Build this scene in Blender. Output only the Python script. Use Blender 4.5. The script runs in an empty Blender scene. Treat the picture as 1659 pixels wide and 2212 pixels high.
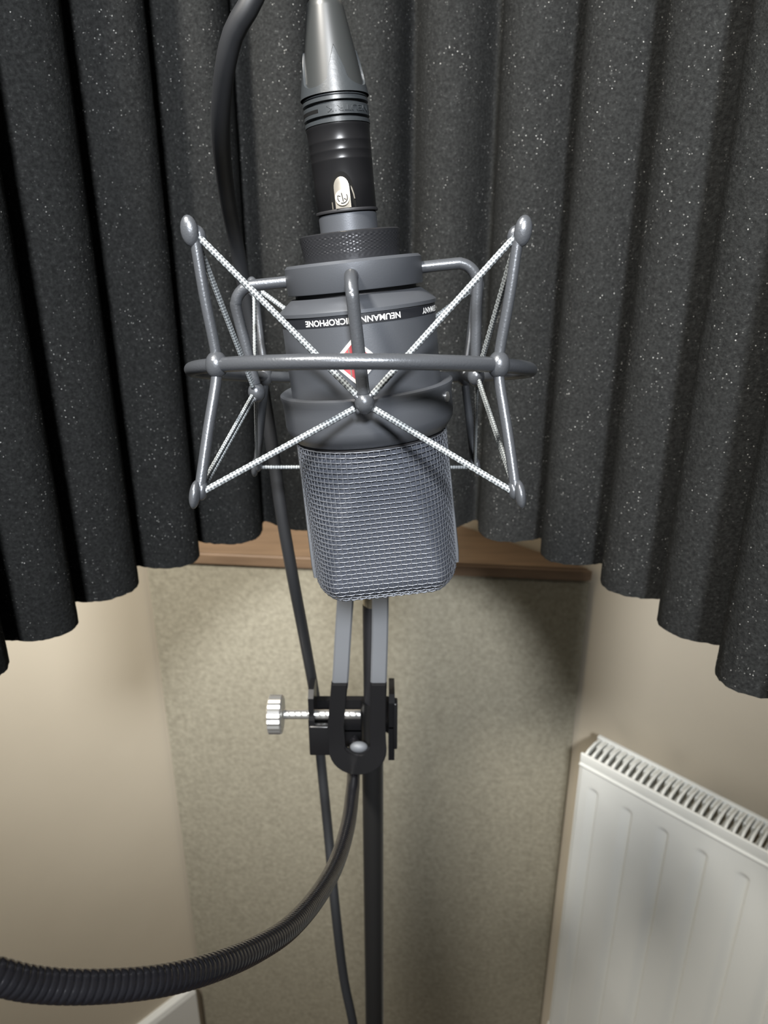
import bpy, bmesh, math, random
from math import sin, cos, pi, radians as R, sqrt, atan2
from mathutils import Vector as V, Matrix, noise

random.seed(4)
COL = bpy.context.scene.collection
SC = bpy.context.scene
MM = 0.001

# ------------------------------------------------------------------ helpers
def tag(o, label=None, cat=None, group=None, kind=None):
    if label: o['label'] = label
    if cat: o['category'] = cat
    if group: o['group'] = group
    if kind: o['kind'] = kind
    return o

def empty(name, mat, label, cat):
    o = bpy.data.objects.new(name, None)
    o.empty_display_size = 0.02
    o.matrix_world = mat
    COL.objects.link(o)
    return tag(o, label, cat)

class MB:
    """collects vertices and faces of one mesh object"""
    def __init__(s): s.v = []; s.f = []; s.uv = []
    def add(s, verts, faces, uvs=None):
        b = len(s.v)
        s.v += [tuple(p) for p in verts]
        s.f += [tuple(b + i for i in f) for f in faces]
        s.uv += (uvs if uvs else [(0, 0)] * len(verts))
    def build(s, name, mat, parent=None, smooth=True, xf=None, angle=40):
        me = bpy.data.meshes.new(name)
        me.from_pydata(s.v, [], s.f)
        ul = me.uv_layers.new(name='uv')
        idx = [0] * len(me.loops)
        me.loops.foreach_get('vertex_index', idx)
        flat = []
        for i in idx: flat += s.uv[i]
        ul.data.foreach_set('uv', flat)
        bm = bmesh.new(); bm.from_mesh(me)
        bmesh.ops.recalc_face_normals(bm, faces=bm.faces)
        bm.to_mesh(me); bm.free()
        if smooth:
            me.shade_smooth()
            me.set_sharp_from_angle(angle=R(angle))
        if xf is not None: me.transform(xf)
        me.materials.append(mat)
        o = bpy.data.objects.new(name, me)
        COL.objects.link(o)
        if parent is not None: o.parent = parent
        return o

def lathe(mb, prof, seg=96, closed=False):
    """prof: list of (r, z) in mm"""
    n = len(prof); vs = []; fs = []
    for r, z in prof:
        for k in range(seg):
            a = 2 * pi * k / seg
            vs.append((r * sin(a) * MM, -r * cos(a) * MM, z * MM))
    m = n if closed else n - 1
    for i in range(m):
        j = (i + 1) % n
        for k in range(seg):
            l = (k + 1) % seg
            fs.append((i * seg + k, i * seg + l, j * seg + l, j * seg + k))
    if not closed:
        if prof[0][0] > 0.01: fs.append(tuple(range(seg)))
        if prof[-1][0] > 0.01: fs.append(tuple((n - 1) * seg + k for k in range(seg)))
    mb.add(vs, fs)

def catmull(pts, per=10):
    P = [V(p) for p in pts]
    P = [P[0] * 2 - P[1]] + P + [P[-1] * 2 - P[-2]]
    out = []
    for i in range(1, len(P) - 2):
        a, b, c, d = P[i - 1:i + 3]
        for k in range(per):
            t = k / per
            out.append(0.5 * ((2 * b) + (c - a) * t + (2 * a - 5 * b + 4 * c - d) * t * t + (3 * b - a - 3 * c + d) * t ** 3))
    out.append(P[-2].copy())
    return out

def resample(pts, step):
    L = [0]
    for a, b in zip(pts, pts[1:]): L.append(L[-1] + (b - a).length)
    n = max(2, int(L[-1] / step)); out = []; j = 0
    for i in range(n + 1):
        s = L[-1] * i / n
        while j < len(pts) - 2 and L[j + 1] < s: j += 1
        d = L[j + 1] - L[j]
        out.append(pts[j].lerp(pts[j + 1], (s - L[j]) / d if d > 0 else 0))
    return out

def tube(mb, pts, r, seg=12, closed=False, rf=None, cap=True):
    """r number or list; rf(i, s, a) multiplies the radius"""
    pts = [V(p) for p in pts]; n = len(pts)
    T = []
    for i in range(n):
        if closed: t = pts[(i + 1) % n] - pts[i - 1]
        else: t = pts[min(i + 1, n - 1)] - pts[max(i - 1, 0)]
        T.append(t.normalized())
    u = T[0].orthogonal().normalized()
    vs = []; fs = []; uv = []; s = 0
    for i in range(n):
        if i: s += (pts[i] - pts[i - 1]).length
        u = (u - T[i] * u.dot(T[i])).normalized()
        w = T[i].cross(u)
        rr = r[i] if isinstance(r, (list, tuple)) else r
        for k in range(seg):
            a = 2 * pi * k / seg
            q = rr * (rf(i, s, a) if rf else 1)
            vs.append(pts[i] + (u * cos(a) + w * sin(a)) * q)
            uv.append((s, k / seg))
    m = n if closed else n - 1
    for i in range(m):
        j = (i + 1) % n
        for k in range(seg):
            l = (k + 1) % seg
            fs.append((i * seg + k, i * seg + l, j * seg + l, j * seg + k))
    if cap and not closed:
        fs.append(tuple(range(seg))); fs.append(tuple((n - 1) * seg + k for k in range(seg)))
    mb.add(vs, fs, uv)

def blob(mb, c, rx, ry, rz, axis=None, nu=20, nv=12):
    """ellipsoid; rz runs along axis"""
    ax = V(axis).normalized() if axis is not None else V((0, 0, 1))
    q = V((0, 0, 1)).rotation_difference(ax).to_matrix()
    vs = []; fs = []
    for j in range(nv + 1):
        th = pi * j / nv
        for k in range(nu):
            a = 2 * pi * k / nu
            vs.append(V(c) + q @ V((rx * sin(th) * cos(a), ry * sin(th) * sin(a), rz * cos(th))))
    for j in range(nv):
        for k in range(nu):
            l = (k + 1) % nu
            fs.append((j * nu + k, j * nu + l, (j + 1) * nu + l, (j + 1) * nu + k))
    mb.add(vs, fs)

def box(mb, lo, hi, bev=0.0, xf=None):
    bm = bmesh.new()
    bmesh.ops.create_cube(bm, size=1)
    for v in bm.verts:
        v.co = V([lo[i] + (v.co[i] + .5) * (hi[i] - lo[i]) for i in range(3)])
    if bev > 0:
        bmesh.ops.bevel(bm, geom=list(bm.edges), offset=bev, segments=3, affect='EDGES', profile=.5)
    if xf is not None: bm.transform(xf)
    bm.verts.index_update()
    mb.add([v.co.copy() for v in bm.verts], [[v.index for v in f.verts] for f in bm.faces])
    bm.free()

def prism(mb, poly, d0, d1, f):
    """polygon poly (2d) extruded between d0 and d1, f(x, y, d) -> point"""
    n = len(poly)
    vs = [f(x, y, d0) for x, y in poly] + [f(x, y, d1) for x, y in poly]
    fs = [tuple(range(n)), tuple(range(n, 2 * n))] + [(i, (i + 1) % n, n + (i + 1) % n, n + i) for i in range(n)]
    mb.add(vs, fs)

# ------------------------------------------------------------------ materials
def mat(name, col, rough=.5, metal=0., spec=.5):
    m = bpy.data.materials.new(name); m.use_nodes = True
    b = m.node_tree.nodes['Principled BSDF']
    b.inputs['Base Color'].default_value = (*col, 1)
    b.inputs['Roughness'].default_value = rough
    b.inputs['Metallic'].default_value = metal
    b.inputs['Specular IOR Level'].default_value = spec
    return m

def nd(m, t, **kw):
    n = m.node_tree.nodes.new(t)
    for k, v in kw.items():
        if k in n.inputs: n.inputs[k].default_value = v
        else: setattr(n, k, v)
    return n

def lk(m, a, b): m.node_tree.links.new(a, b)
def bsdf(m): return m.node_tree.nodes['Principled BSDF']

def bump(m, scale, strength, dist, detail=3., kind='noise', coord='Object'):
    tc = nd(m, 'ShaderNodeTexCoord')
    if kind == 'noise':
        n = nd(m, 'ShaderNodeTexNoise', Scale=scale, Detail=detail)
        out = n.outputs['Fac']
    else:
        n = nd(m, 'ShaderNodeTexVoronoi', Scale=scale); out = n.outputs['Distance']
    lk(m, tc.outputs[coord], n.inputs['Vector'])
    b = nd(m, 'ShaderNodeBump', Strength=strength, Distance=dist)
    lk(m, out, b.inputs['Height']); lk(m, b.outputs['Normal'], bsdf(m).inputs['Normal'])
    return n, tc, b

def mottle(m, c1, c2, scale, detail=4., lo=.35, hi=.65, tc=None, stretch=None):
    tc = tc or nd(m, 'ShaderNodeTexCoord')
    n = nd(m, 'ShaderNodeTexNoise', Scale=scale, Detail=detail)
    src = tc.outputs['Object']
    if stretch:
        mp = nd(m, 'ShaderNodeMapping'); mp.inputs['Scale'].default_value = stretch
        lk(m, src, mp.inputs['Vector']); src = mp.outputs['Vector']
    lk(m, src, n.inputs['Vector'])
    r = nd(m, 'ShaderNodeValToRGB')
    r.color_ramp.elements[0].position = lo; r.color_ramp.elements[0].color = (*c1, 1)
    r.color_ramp.elements[1].position = hi; r.color_ramp.elements[1].color = (*c2, 1)
    lk(m, n.outputs['Fac'], r.inputs['Fac'])
    lk(m, r.outputs['Color'], bsdf(m).inputs['Base Color'])
    return r

SATIN = mat('satin_graphite', (.094, .101, .114), .40, .5)          # microphone body
bump(SATIN, 2600, .10, .0002)
POWDER = mat('powder_coated_rod', (.088, .094, .104), .31, .45)     # shock mount metal
bump(POWDER, 1500, .22, .0003)
KNURLM = mat('black_knurled_metal', (.035, .036, .04), .35, .5)
BLACKM = mat('gloss_black_metal', (.012, .012, .013), .28, .3)
BLACKP = mat('matte_black_plastic', (.018, .018, .02), .5)
RUBBER = mat('dark_grey_rubber', (.030, .034, .037), .36); bump(RUBBER, 900, .15, .0002)
GREYM = mat('grey_steel_and_lit_strap', (.115, .123, .135), .55, .2); bump(GREYM, 900, .15, .0002)  # head strips and rivet; on the fork arms it paints their lit tone
CHROME = mat('chrome', (.82, .82, .80), .30, .9)
BRASSY = mat('pale_brass', (.55, .50, .38), .35, .8)
SILVER = mat('warm_silver', (.85, .78, .66), .25, .9)
INK = mat('white_ink', (.86, .86, .84), .6)
BAND = mat('black_band', (.012, .013, .016), .4)
RED = mat('badge_red', (.33, .055, .065), .4)
WIRE = mat('grille_wire', (.205, .218, .245), .40, .6)
LINER = mat('grille_liner', (.055, .062, .08), .7); bump(LINER, 4000, .4, .0003)
CABLE = mat('black_cable', (.016, .017, .019), .5)
POLE = mat('black_pole', (.014, .014, .014), .34, .2)
GOOSE = mat('black_gooseneck', (.009, .009, .011), .18, 0, .6)
RAD = mat('white_enamel', (.74, .76, .74), .34); bump(RAD, 60, .04, .001)
BASEB = mat('white_baseboard', (.72, .73, .71), .45)
FLOORM = mat('brown_floor', (.16, .12, .085), .5)
mottle(FLOORM, (.13, .095, .065), (.2, .15, .1), 12, stretch=(1, 12, 1))

# braided cord : two tones running diagonally round the cord
CORD = mat('braided_elastic', (.5, .53, .54), .65)
_uv = nd(CORD, 'ShaderNodeUVMap')
_mp = nd(CORD, 'ShaderNodeMapping'); _mp.inputs['Scale'].default_value = (900, 6, 1); _mp.inputs['Rotation'].default_value = (0, 0, 0)
_sx = nd(CORD, 'ShaderNodeSeparateXYZ')
lk(CORD, _uv.outputs['UV'], _mp.inputs['Vector']); lk(CORD, _mp.outputs['Vector'], _sx.inputs['Vector'])
def _m(m, op, a, b):
    n = nd(m, 'ShaderNodeMath', operation=op)
    for i, x in enumerate((a, b)):
        if x is None: continue
        if isinstance(x, (int, float)): n.inputs[i].default_value = x
        else: lk(m, x, n.inputs[i])
    return n.outputs[0]
_a = _m(CORD, 'ADD', _sx.outputs['X'], _sx.outputs['Y']); _b = _m(CORD, 'SUBTRACT', _sx.outputs['X'], _sx.outputs['Y'])
_p = _m(CORD, 'MULTIPLY', _m(CORD, 'SINE', _m(CORD, 'MULTIPLY', _a, pi), None), _m(CORD, 'SINE', _m(CORD, 'MULTIPLY', _b, pi), None))
_r = nd(CORD, 'ShaderNodeValToRGB')
_r.color_ramp.elements[0].position = .30; _r.color_ramp.elements[0].color = (.075, .082, .09, 1)
_r.color_ramp.elements[1].position = .62; _r.color_ramp.elements[1].color = (.36, .39, .40, 1)
lk(CORD, _m(CORD, 'ADD', _m(CORD, 'MULTIPLY', _p, .5), .5), _r.inputs['Fac']); lk(CORD, _r.outputs['Color'], bsdf(CORD).inputs['Base Color'])

# acoustic foam : open cells, with glints painted in as pale specks
FOAM = mat('charcoal_foam', (.045, .047, .047), .9, 0, .06)
_tc = nd(FOAM, 'ShaderNodeTexCoord')
_vo = nd(FOAM, 'ShaderNodeTexVoronoi', Scale=1050.0); lk(FOAM, _tc.outputs['Object'], _vo.inputs['Vector'])
_sp = nd(FOAM, 'ShaderNodeSeparateColor'); lk(FOAM, _vo.outputs['Color'], _sp.inputs['Color'])
_pick = nd(FOAM, 'ShaderNodeMath', operation='GREATER_THAN'); lk(FOAM, _sp.outputs['Red'], _pick.inputs[0]); _pick.inputs[1].default_value = .91
_core = nd(FOAM, 'ShaderNodeMath', operation='LESS_THAN'); lk(FOAM, _vo.outputs['Distance'], _core.inputs[0]); _core.inputs[1].default_value = .27
_big = nd(FOAM, 'ShaderNodeTexNoise', Scale=45.0, Detail=2.0); lk(FOAM, _tc.outputs['Object'], _big.inputs['Vector'])
_bm = nd(FOAM, 'ShaderNodeMapRange'); _bm.inputs['From Min'].default_value = .4; _bm.inputs['From Max'].default_value = .6
lk(FOAM, _big.outputs['Fac'], _bm.inputs['Value'])
_s1 = _m(FOAM, 'MULTIPLY', _pick.outputs[0], _core.outputs[0])
_s1 = _m(FOAM, 'MULTIPLY', _s1, _m(FOAM, 'MULTIPLY', _sp.outputs['Green'], _bm.outputs['Result']))
_fn = nd(FOAM, 'ShaderNodeTexNoise', Scale=600.0, Detail=4.0, Roughness=.7); lk(FOAM, _tc.outputs['Object'], _fn.inputs['Vector'])
_fr = nd(FOAM, 'ShaderNodeValToRGB')
_fr.color_ramp.elements[0].position = .36; _fr.color_ramp.elements[0].color = (.0105, .0109, .0109, 1)
_fr.color_ramp.elements[1].position = .64; _fr.color_ramp.elements[1].color = (.0225, .0236, .0233, 1)
_e3 = _fr.color_ramp.elements.new(.72); _e3.color = (.065, .067, .066, 1)
lk(FOAM, _fn.outputs['Fac'], _fr.inputs['Fac'])
_mx = nd(FOAM, 'ShaderNodeMix', data_type='RGBA')
lk(FOAM, _s1, _mx.inputs['Factor']); lk(FOAM, _fr.outputs['Color'], _mx.inputs[6]); _mx.inputs[7].default_value = (.50, .50, .48, 1)
lk(FOAM, _mx.outputs[2], bsdf(FOAM).inputs['Base Color'])
_fb = nd(FOAM, 'ShaderNodeBump', Strength=.55, Distance=.0012); lk(FOAM, _fn.outputs['Fac'], _fb.inputs['Height'])
lk(FOAM, _fb.outputs['Normal'], bsdf(FOAM).inputs['Normal'])

WALL = mat('beige_paint', (.56, .50, .40), .8, 0, .25)
bump(WALL, 160, .05, .001); mottle(WALL, (.545, .487, .388), (.575, .515, .412), 5)
FABRIC = mat('olive_felt', (.30, .275, .2), .95, 0, .1)
_n, _tc2, _b2 = bump(FABRIC, 260, .5, .0015, 5.)
_l = nd(FABRIC, 'ShaderNodeTexNoise', Scale=150.0, Detail=7.0, Roughness=.65); lk(FABRIC, _tc2.outputs['Object'], _l.inputs['Vector'])
_fr2 = nd(FABRIC, 'ShaderNodeValToRGB')
for _e, (_pp, _c) in zip(_fr2.color_ramp.elements, ((.32, (.235, .217, .168)), (.68, (.350, .328, .258)))): _e.position = _pp; _e.color = (*_c, 1)
lk(FABRIC, _l.outputs['Fac'], _fr2.inputs['Fac']); lk(FABRIC, _fr2.outputs['Color'], bsdf(FABRIC).inputs['Base Color'])
WOOD = mat('brown_wood', (.25, .15, .085), .5)
mottle(WOOD, (.150, .098, .062), (.215, .145, .092), 9, 5., .3, .7, stretch=(1.2, 9, 9))

# ------------------------------------------------------------------ camera
CAMH = 1.32
FLOOR_Z = -.06
cam = bpy.data.cameras.new('camera'); camo = bpy.data.objects.new('camera', cam); COL.objects.link(camo)
cam.sensor_fit = 'VERTICAL'; cam.sensor_height = 36; cam.lens = 1560 / 2212 * 36
cam.clip_start = .01
camo.location = (0, 0, CAMH); camo.rotation_euler = (R(90 - 21), 0, 0)
cam.dof.use_dof = True; cam.dof.focus_distance = .235; cam.dof.aperture_fstop = 20
SC.camera = camo

# ------------------------------------------------------------------ the room
# left wall: x - y = -1.241 ; right wall: x + y = 1.1205 ; they meet at the corner
CORNER = V((-.0603, 1.1808, 0))
dL = V((-.7071, -.7071, 0)); dR = V((.7071, -.7071, 0))      # along the walls, away from the corner
nL = V((.7071, -.7071, 0)); nR = V((-.7071, -.7071, 0))      # into the room

def wall(name, d, n, length, h=2.5, t=.1, z0=FLOOR_Z):
    mb = MB()
    e = n * -t
    a, b = CORNER - d * t, CORNER + d * length
    pts = [a, b, b + e, a + e]
    mb.add([p + V((0, 0, z0)) for p in pts] + [p + V((0, 0, h)) for p in pts],
           [(0, 1, 2, 3), (4, 5, 6, 7), (0, 1, 5, 4), (1, 2, 6, 5), (2, 3, 7, 6), (3, 0, 4, 7)])
    return tag(mb.build(name, WALL, smooth=False), kind='structure')
wall('wall_left', dL, nL, 2.9); wall('wall_right', dR, nR, 2.9)
mb = MB(); box(mb, (-2.6, -1.2, FLOOR_Z - .1), (2.6, 1.6, FLOOR_Z)); tag(mb.build('floor', FLOORM, smooth=False), kind='structure')

def baseboard(name, d, n, s0, s1):
    mb = MB()
    prof = [(0, FLOOR_Z), (.014, FLOOR_Z), (.014, .068), (.011, .077), (.006, .080), (0, .080)]
    prism(mb, prof, s0, s1, lambda x, y, s: CORNER + d * s + n * x + V((0, 0, y)))
    return tag(mb.build(name, BASEB, smooth=False), kind='structure')
baseboard('baseboard_left', dL, nL, .3995, 2.9)
baseboard('baseboard_right', dR, nR, .4865, 2.9)

# ------------------------------------------------------------------ corner sound absorber (triangular, standing in the corner)
FL = V((-.3375, .9035, 0)); FR = V((.2780, .8425, 0))
trap = empty('corner_bass_trap', Matrix.Translation((FL + FR) / 2), 'olive felt covered panel with brown wooden top standing across the room corner', 'acoustic panel')
inv = trap.matrix_world.inverted()
def tri(z0, z1, grow, name, m, bev):
    A, B, Cc = FL.copy(), FR.copy(), CORNER.copy()
    ctr = (A + B + Cc) / 3
    bm = bmesh.new()
    ins = [A + dL * -.006 + nL * .004, B + dR * -.006 + nR * .004, Cc + V((0, -.012, 0))]
    f = (ins[1] - ins[0]).normalized().cross(V((0, 0, 1)))
    for i in (0, 1): ins[i] = ins[i] + f * grow
    lo = [bm.verts.new(inv @ (p + V((0, 0, z0)))) for p in ins]
    hi = [bm.verts.new(inv @ (p + V((0, 0, z1)))) for p in ins]
    bm.faces.new(lo[::-1]); bm.faces.new(hi)
    for i in range(3): bm.faces.new((lo[i], lo[(i + 1) % 3], hi[(i + 1) % 3], hi[i]))
    bmesh.ops.bevel(bm, geom=list(bm.edges), offset=bev, segments=3, affect='EDGES')
    bm.verts.index_update()
    mb = MB(); mb.add([v.co.copy() for v in bm.verts], [[v.index for v in fc.verts] for fc in bm.faces]); bm.free()
    return mb.build(name, m, trap)
tri(FLOOR_Z, .899, 0, 'felt_panel', FABRIC, .003)
tri(.8995, .918, .004, 'wooden_top', WOOD, .003)

# ------------------------------------------------------------------ radiator on the right wall
O_R = CORNER + dR * 0
def along(s):                                  # s measured along dR from the world origin projection
    return s - CORNER.dot(dR)
RS0, RLEN, RZ0, RZ1, RTH, ROFF = along(-.3555), 1.0, .10, .6975, .051, .0285
rm = Matrix.Identity(4)
for i, a in enumerate((dR, -nR, V((0, 0, 1)))):
    rm[0][i], rm[1][i], rm[2][i] = a
org = CORNER + dR * RS0 + nR * (ROFF + RTH); rm[0][3], rm[1][3], rm[2][3] = org.x, org.y, RZ0
# local: x along the wall, y towards the wall (0 front .. RTH back), z up
rad = empty('radiator', rm, 'white panel radiator with slatted top grille on the right wall', 'radiator')
HR = RZ1 - RZ0
mb = MB()
xs = [0]
while xs[-1] < RLEN - 1e-6: xs.append(min(RLEN, xs[-1] + (.0016 if xs[-1] < .62 else .004)))
zs = [0.0] + [.02 + .49 * i / 14 for i in range(15)] + [.514 + .0022 * i for i in range(32)]
ztop = HR - .0185
zs = [z for z in zs if z < ztop] + [ztop]
GT = .5525                                      # top of the pressed channels
def depth(x, z):
    if z < .03: return 0
    k = round((x - .0297) / .0466); c = .0297 + k * .0466
    if k < 0 or k > 20: return 0
    dx = c - x                                   # distance left of the sharp edge
    w = .016
    top = GT - (max(0, .006 - dx) ** 2) * 90 - max(0, -dx) * 2
    if z > top + .004: return 0
    fz = min(1, max(0, (top + .002 - z) / .004))
    if dx < -.0012 or dx > w: return 0
    if dx < .0012: f = (dx + .0012) / .0024
    else: f = max(0, 1 - (dx - .0012) / (w - .0012))
    f = f * f * (3 - 2 * f)
    return .0026 * f * fz
vs = []; nx = len(xs)
for z in zs:
    for x in xs:
        ed = 0
        for q in (x, RLEN - x):
            if q < .006: ed += .006 - sqrt(max(0, .006 ** 2 - (.006 - q) ** 2))
        vs.append((x, depth(x, z) + ed, z))
fs = [(j * nx + i, j * nx + i + 1, (j + 1) * nx + i + 1, (j + 1) * nx + i) for j in range(len(zs) - 1) for i in range(nx - 1)]
nb = len(vs)                                     # back skin
vs += [(0, .012, 0), (RLEN, .012, 0), (RLEN, .012, ztop), (0, .012, ztop)]
fs.append((nb, nb + 1, nb + 2, nb + 3))
fs.append(tuple(range(nx)) + (nb + 1, nb)); fs.append(tuple((len(zs) - 1) * nx + i for i in range(nx)) + (nb + 2, nb + 3))
fs.append(tuple(j * nx for j in range(len(zs))) + (nb + 3, nb)); fs.append(tuple(j * nx + nx - 1 for j in range(len(zs))) + (nb + 2, nb + 1))
mb.add(vs, fs); mb.build('front_panel', RAD, rad)
mb = MB(); box(mb, (.0, .013, .01), (RLEN, .040, HR - .03)); mb.build('heating_core', RAD, rad, smooth=False)
mb = MB()                                        # rolled lip between front and grille, in two steps
box(mb, (-.0005, -.0015, HR - .0185), (RLEN, .0035, HR - .0135), .0018)
box(mb, (-.0005, .0005, HR - .0135), (RLEN, .0042, HR + .0008), .0015)
mb.build('top_lip', RAD, rad)
mb = MB()                                        # grille: slats between two rails
box(mb, (-.002, RTH - .006, HR - .016), (RLEN, RTH, HR + .0012), .0015)
x = .004
while x < RLEN - .004:
    h = .0012
    vs = []
    for y0, z0 in ((.0035, HR - .006), (.014, HR - .0005), (.030, HR + .0012), (RTH - .005, HR - .001)):
        vs += [(x - .0014, y0, z0 - .0012), (x + .0014, y0, z0 - .0012), (x + .0014, y0, z0 + .0008), (x - .0014, y0, z0 + .0008)]
    fs = [(0, 1, 2, 3), (12, 13, 14, 15)]
    for q in range(3):
        for e in range(4): fs.append((q * 4 + e, q * 4 + (e + 1) % 4, q * 4 + 4 + (e + 1) % 4, q * 4 + 4 + e))
    mb.add(vs, fs)
    # corrugated fin standing in the gap
    box(mb, (x + .0034, .006, HR - .030), (x + .0056, RTH - .007, HR - .0075), .0008)
    box(mb, (x + .0022, RTH - .022, HR - .009), (x + .0070, RTH - .006, HR - .0015), .0012)
    x += .00925
mb.build('top_grille', RAD, rad, smooth=False)
mb = MB(); box(mb, (.0, .002, .0), (.0014, RTH - .002, HR - .006)); mb.build('side_cover', RAD, rad, smooth=False)
for xx in (.12, RLEN - .12):
    mb = MB(); box(mb, (xx - .02, RTH - .001, .08), (xx + .02, RTH + ROFF, HR - .06), .002); mb.build('wall_bracket', RAD, rad, smooth=False)

# ------------------------------------------------------------------ reflection filter: ribbed foam bent in a U round the microphone
FZ0, FZ1 = CAMH - .2005, CAMH + .21
crest = [(-.2060, .212), (-.1975, .256), (-.1870, .299), (-.1695, .342), (-.1525, .387), (-.1260, .4275), (-.0955, .4635), (-.0545, .4850),
         (-.0090, .4930), (.0360, .4860), (.0765, .4670), (.1090, .4326), (.1355, .3905), (.1520, .3450), (.1620, .2945), (.1730, .2475), (.1800, .2000)]
cp = catmull([(x, y, 0) for x, y in crest], 60)
NP = 60
rf_ = empty('reflection_filter', Matrix.Translation((-.006, .36, FZ0)), 'charcoal ribbed foam shield curving behind the microphone', 'acoustic shield')
inv = rf_.matrix_world.inverted()
inner = []; outer = []
AMP = .032
for i, p in enumerate(cp):
    t = (cp[min(i + 1, len(cp) - 1)] - cp[max(i - 1, 0)]).normalized()
    n = V((-t.y, t.x, 0))                       # outward (away from the middle of the U)
    if n.dot(p - V((0, .25, 0))) < 0: n = -n
    ph = (i / NP) * 2 * pi
    x_ = abs((ph / pi + 1) % 2 - 1)               # 0 on a crest, 1 in a valley
    if x_ < .84: dep = 1 - sqrt(1 - (x_ / .90) ** 2)
    else: dep = .641 + .359 * sin((x_ - .84) / .16 * pi / 2)
    inner.append(p + n * (AMP * dep))
    outer.append(p + n * (AMP + .012))
# thin the sharp valleys with one pass of smoothing
for _ in range(10):
    inner = [inner[0]] + [inner[i] * .6 + (inner[i - 1] + inner[i + 1]) * .2 for i in range(1, len(inner) - 1)] + [inner[-1]]
inner = resample(inner, .0016)
no = len(outer); ni = len(inner)
NZ = 90
mb = MB(); vs = []; fs = []
for j in range(NZ + 1):
    z = FZ0 + (FZ1 - FZ0) * j / NZ
    for p in inner:
        d = noise.noise(V((p.x, p.y, z)) * 260) * .00045
        dd = V((0 - p.x, .28 - p.y, 0)).normalized() * d
        zz = z + (noise.noise(V((p.x, p.y, z)) * 330 + V((9, 9, 9))) * .0007 if j in (0, NZ) else 0)
        vs.append(inv @ V((p.x + dd.x, p.y + dd.y, zz)))
for j in range(NZ):
    for i in range(ni - 1):
        fs.append((j * ni + i, j * ni + i + 1, (j + 1) * ni + i + 1, (j + 1) * ni + i))
bo = len(vs)
for z in (FZ0, FZ1):
    for i in range(ni):
        q = outer[min(no - 1, int(i / (ni - 1) * (no - 1) + .5))]
        vs.append(inv @ V((q.x, q.y, z)))
for i in range(ni - 1):
    fs.append((bo + i, bo + i + 1, bo + ni + i + 1, bo + ni + i))
    fs.append((i, i + 1, bo + i + 1, bo + i))
    k = NZ * ni
    fs.append((k + i, k + i + 1, bo + ni + i + 1, bo + ni + i))
for i in (0, ni - 1):
    fs.append(tuple(j * ni + i for j in range(NZ + 1)) + (bo + ni + i, bo + i))
mb.add(vs, fs)
mb.build('foam_liner', FOAM, rf_, angle=60)
mb = MB(); vs = []; fs = []
ring2 = []
for i in range(0, no, 15):
    t = (outer[min(i + 1, no - 1)] - outer[max(i - 1, 0)]).normalized(); n = V((-t.y, t.x, 0))
    if n.dot(outer[i] - V((0, .25, 0))) < 0: n = -n
    ring2.append((outer[i] + n * .0004, outer[i] + n * .0024))
for z in (FZ0 + .006, FZ1 - .006):
    for a, b in ring2: vs += [inv @ V((a.x, a.y, z)), inv @ V((b.x, b.y, z))]
m2 = len(ring2) * 2
for i in range(len(ring2) - 1):
    a = i * 2
    fs += [(a, a + 2, m2 + a + 2, m2 + a), (a + 1, a + 3, m2 + a + 3, m2 + a + 1), (a, a + 1, a + 3, a + 2), (m2 + a, m2 + a + 1, m2 + a + 3, m2 + a + 2)]
fs += [(0, 1, m2 + 1, m2), (m2 - 2, m2 - 1, 2 * m2 - 1, 2 * m2 - 2)]
mb.add(vs, fs); mb.build('back_shell', BLACKM, rf_)

# ------------------------------------------------------------------ stand
ST = V((-.0070, .360, 0))
stand = empty('microphone_stand', Matrix.Translation(ST), 'black vertical stand pole rising behind the microphone', 'stand')
mb = MB(); lathe(mb, [(6.6, -48), (6.6, 1060), (6.2, 1062), (4.4, 1062)], 40); mb.build('lower_tube', POLE, stand)
mb = MB(); lathe(mb, [(5.1, 1062), (5.1, 1126)], 32); mb.build('upper_rod', BLACKP, stand)
mb = MB(); lathe(mb, [(4.6, 1126), (4.9, 1126.5), (4.9, 1168), (3.6, 1170)], 32); tag(mb.build('rod_tip', BRASSY, stand), 'pale metal tip')
mb = MB(); lathe(mb, [(118, -60), (120, -58), (119, -52), (112, -48), (20, -44), (8, -38)], 64); mb.build('round_base', POLE, stand)
# arm from the rod tip back to the foam shield
mb = MB(); tube(mb, catmull([inv @ V((-.0070, .3652, 1.163)), inv @ V((-.0065, .42, 1.1635)), inv @ V((-.006, .5395, 1.1635))], 6), .0035, 12)
mb.build('mounting_arm', BLACKM, rf_)

# ------------------------------------------------------------------ frames of the microphone and of its shock mount
AX = V((-.10192, .03992, .99399)).normalized()
E1 = V((.99399, .04414, .10015)); E1 = (E1 - AX * E1.dot(AX)).normalized(); EB = AX.cross(E1)
def frame(x, y, z, o):
    m = Matrix.Identity(4)
    for i, a in enumerate((x, y, z)):
        m[0][i], m[1][i], m[2][i] = a
    m[0][3], m[1][3], m[2][3] = o
    return m
MIC = frame(E1, EB, AX, V((-.00613, .26001, 1.26625)))
RN = V((0, .21985, .97553)).normalized(); RB = RN.cross(V((1, 0, 0)))
RING = frame(V((1, 0, 0)), RB, RN, V((-.00798, .26283, 1.27362)))
M2R = RING.inverted() @ MIC

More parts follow.
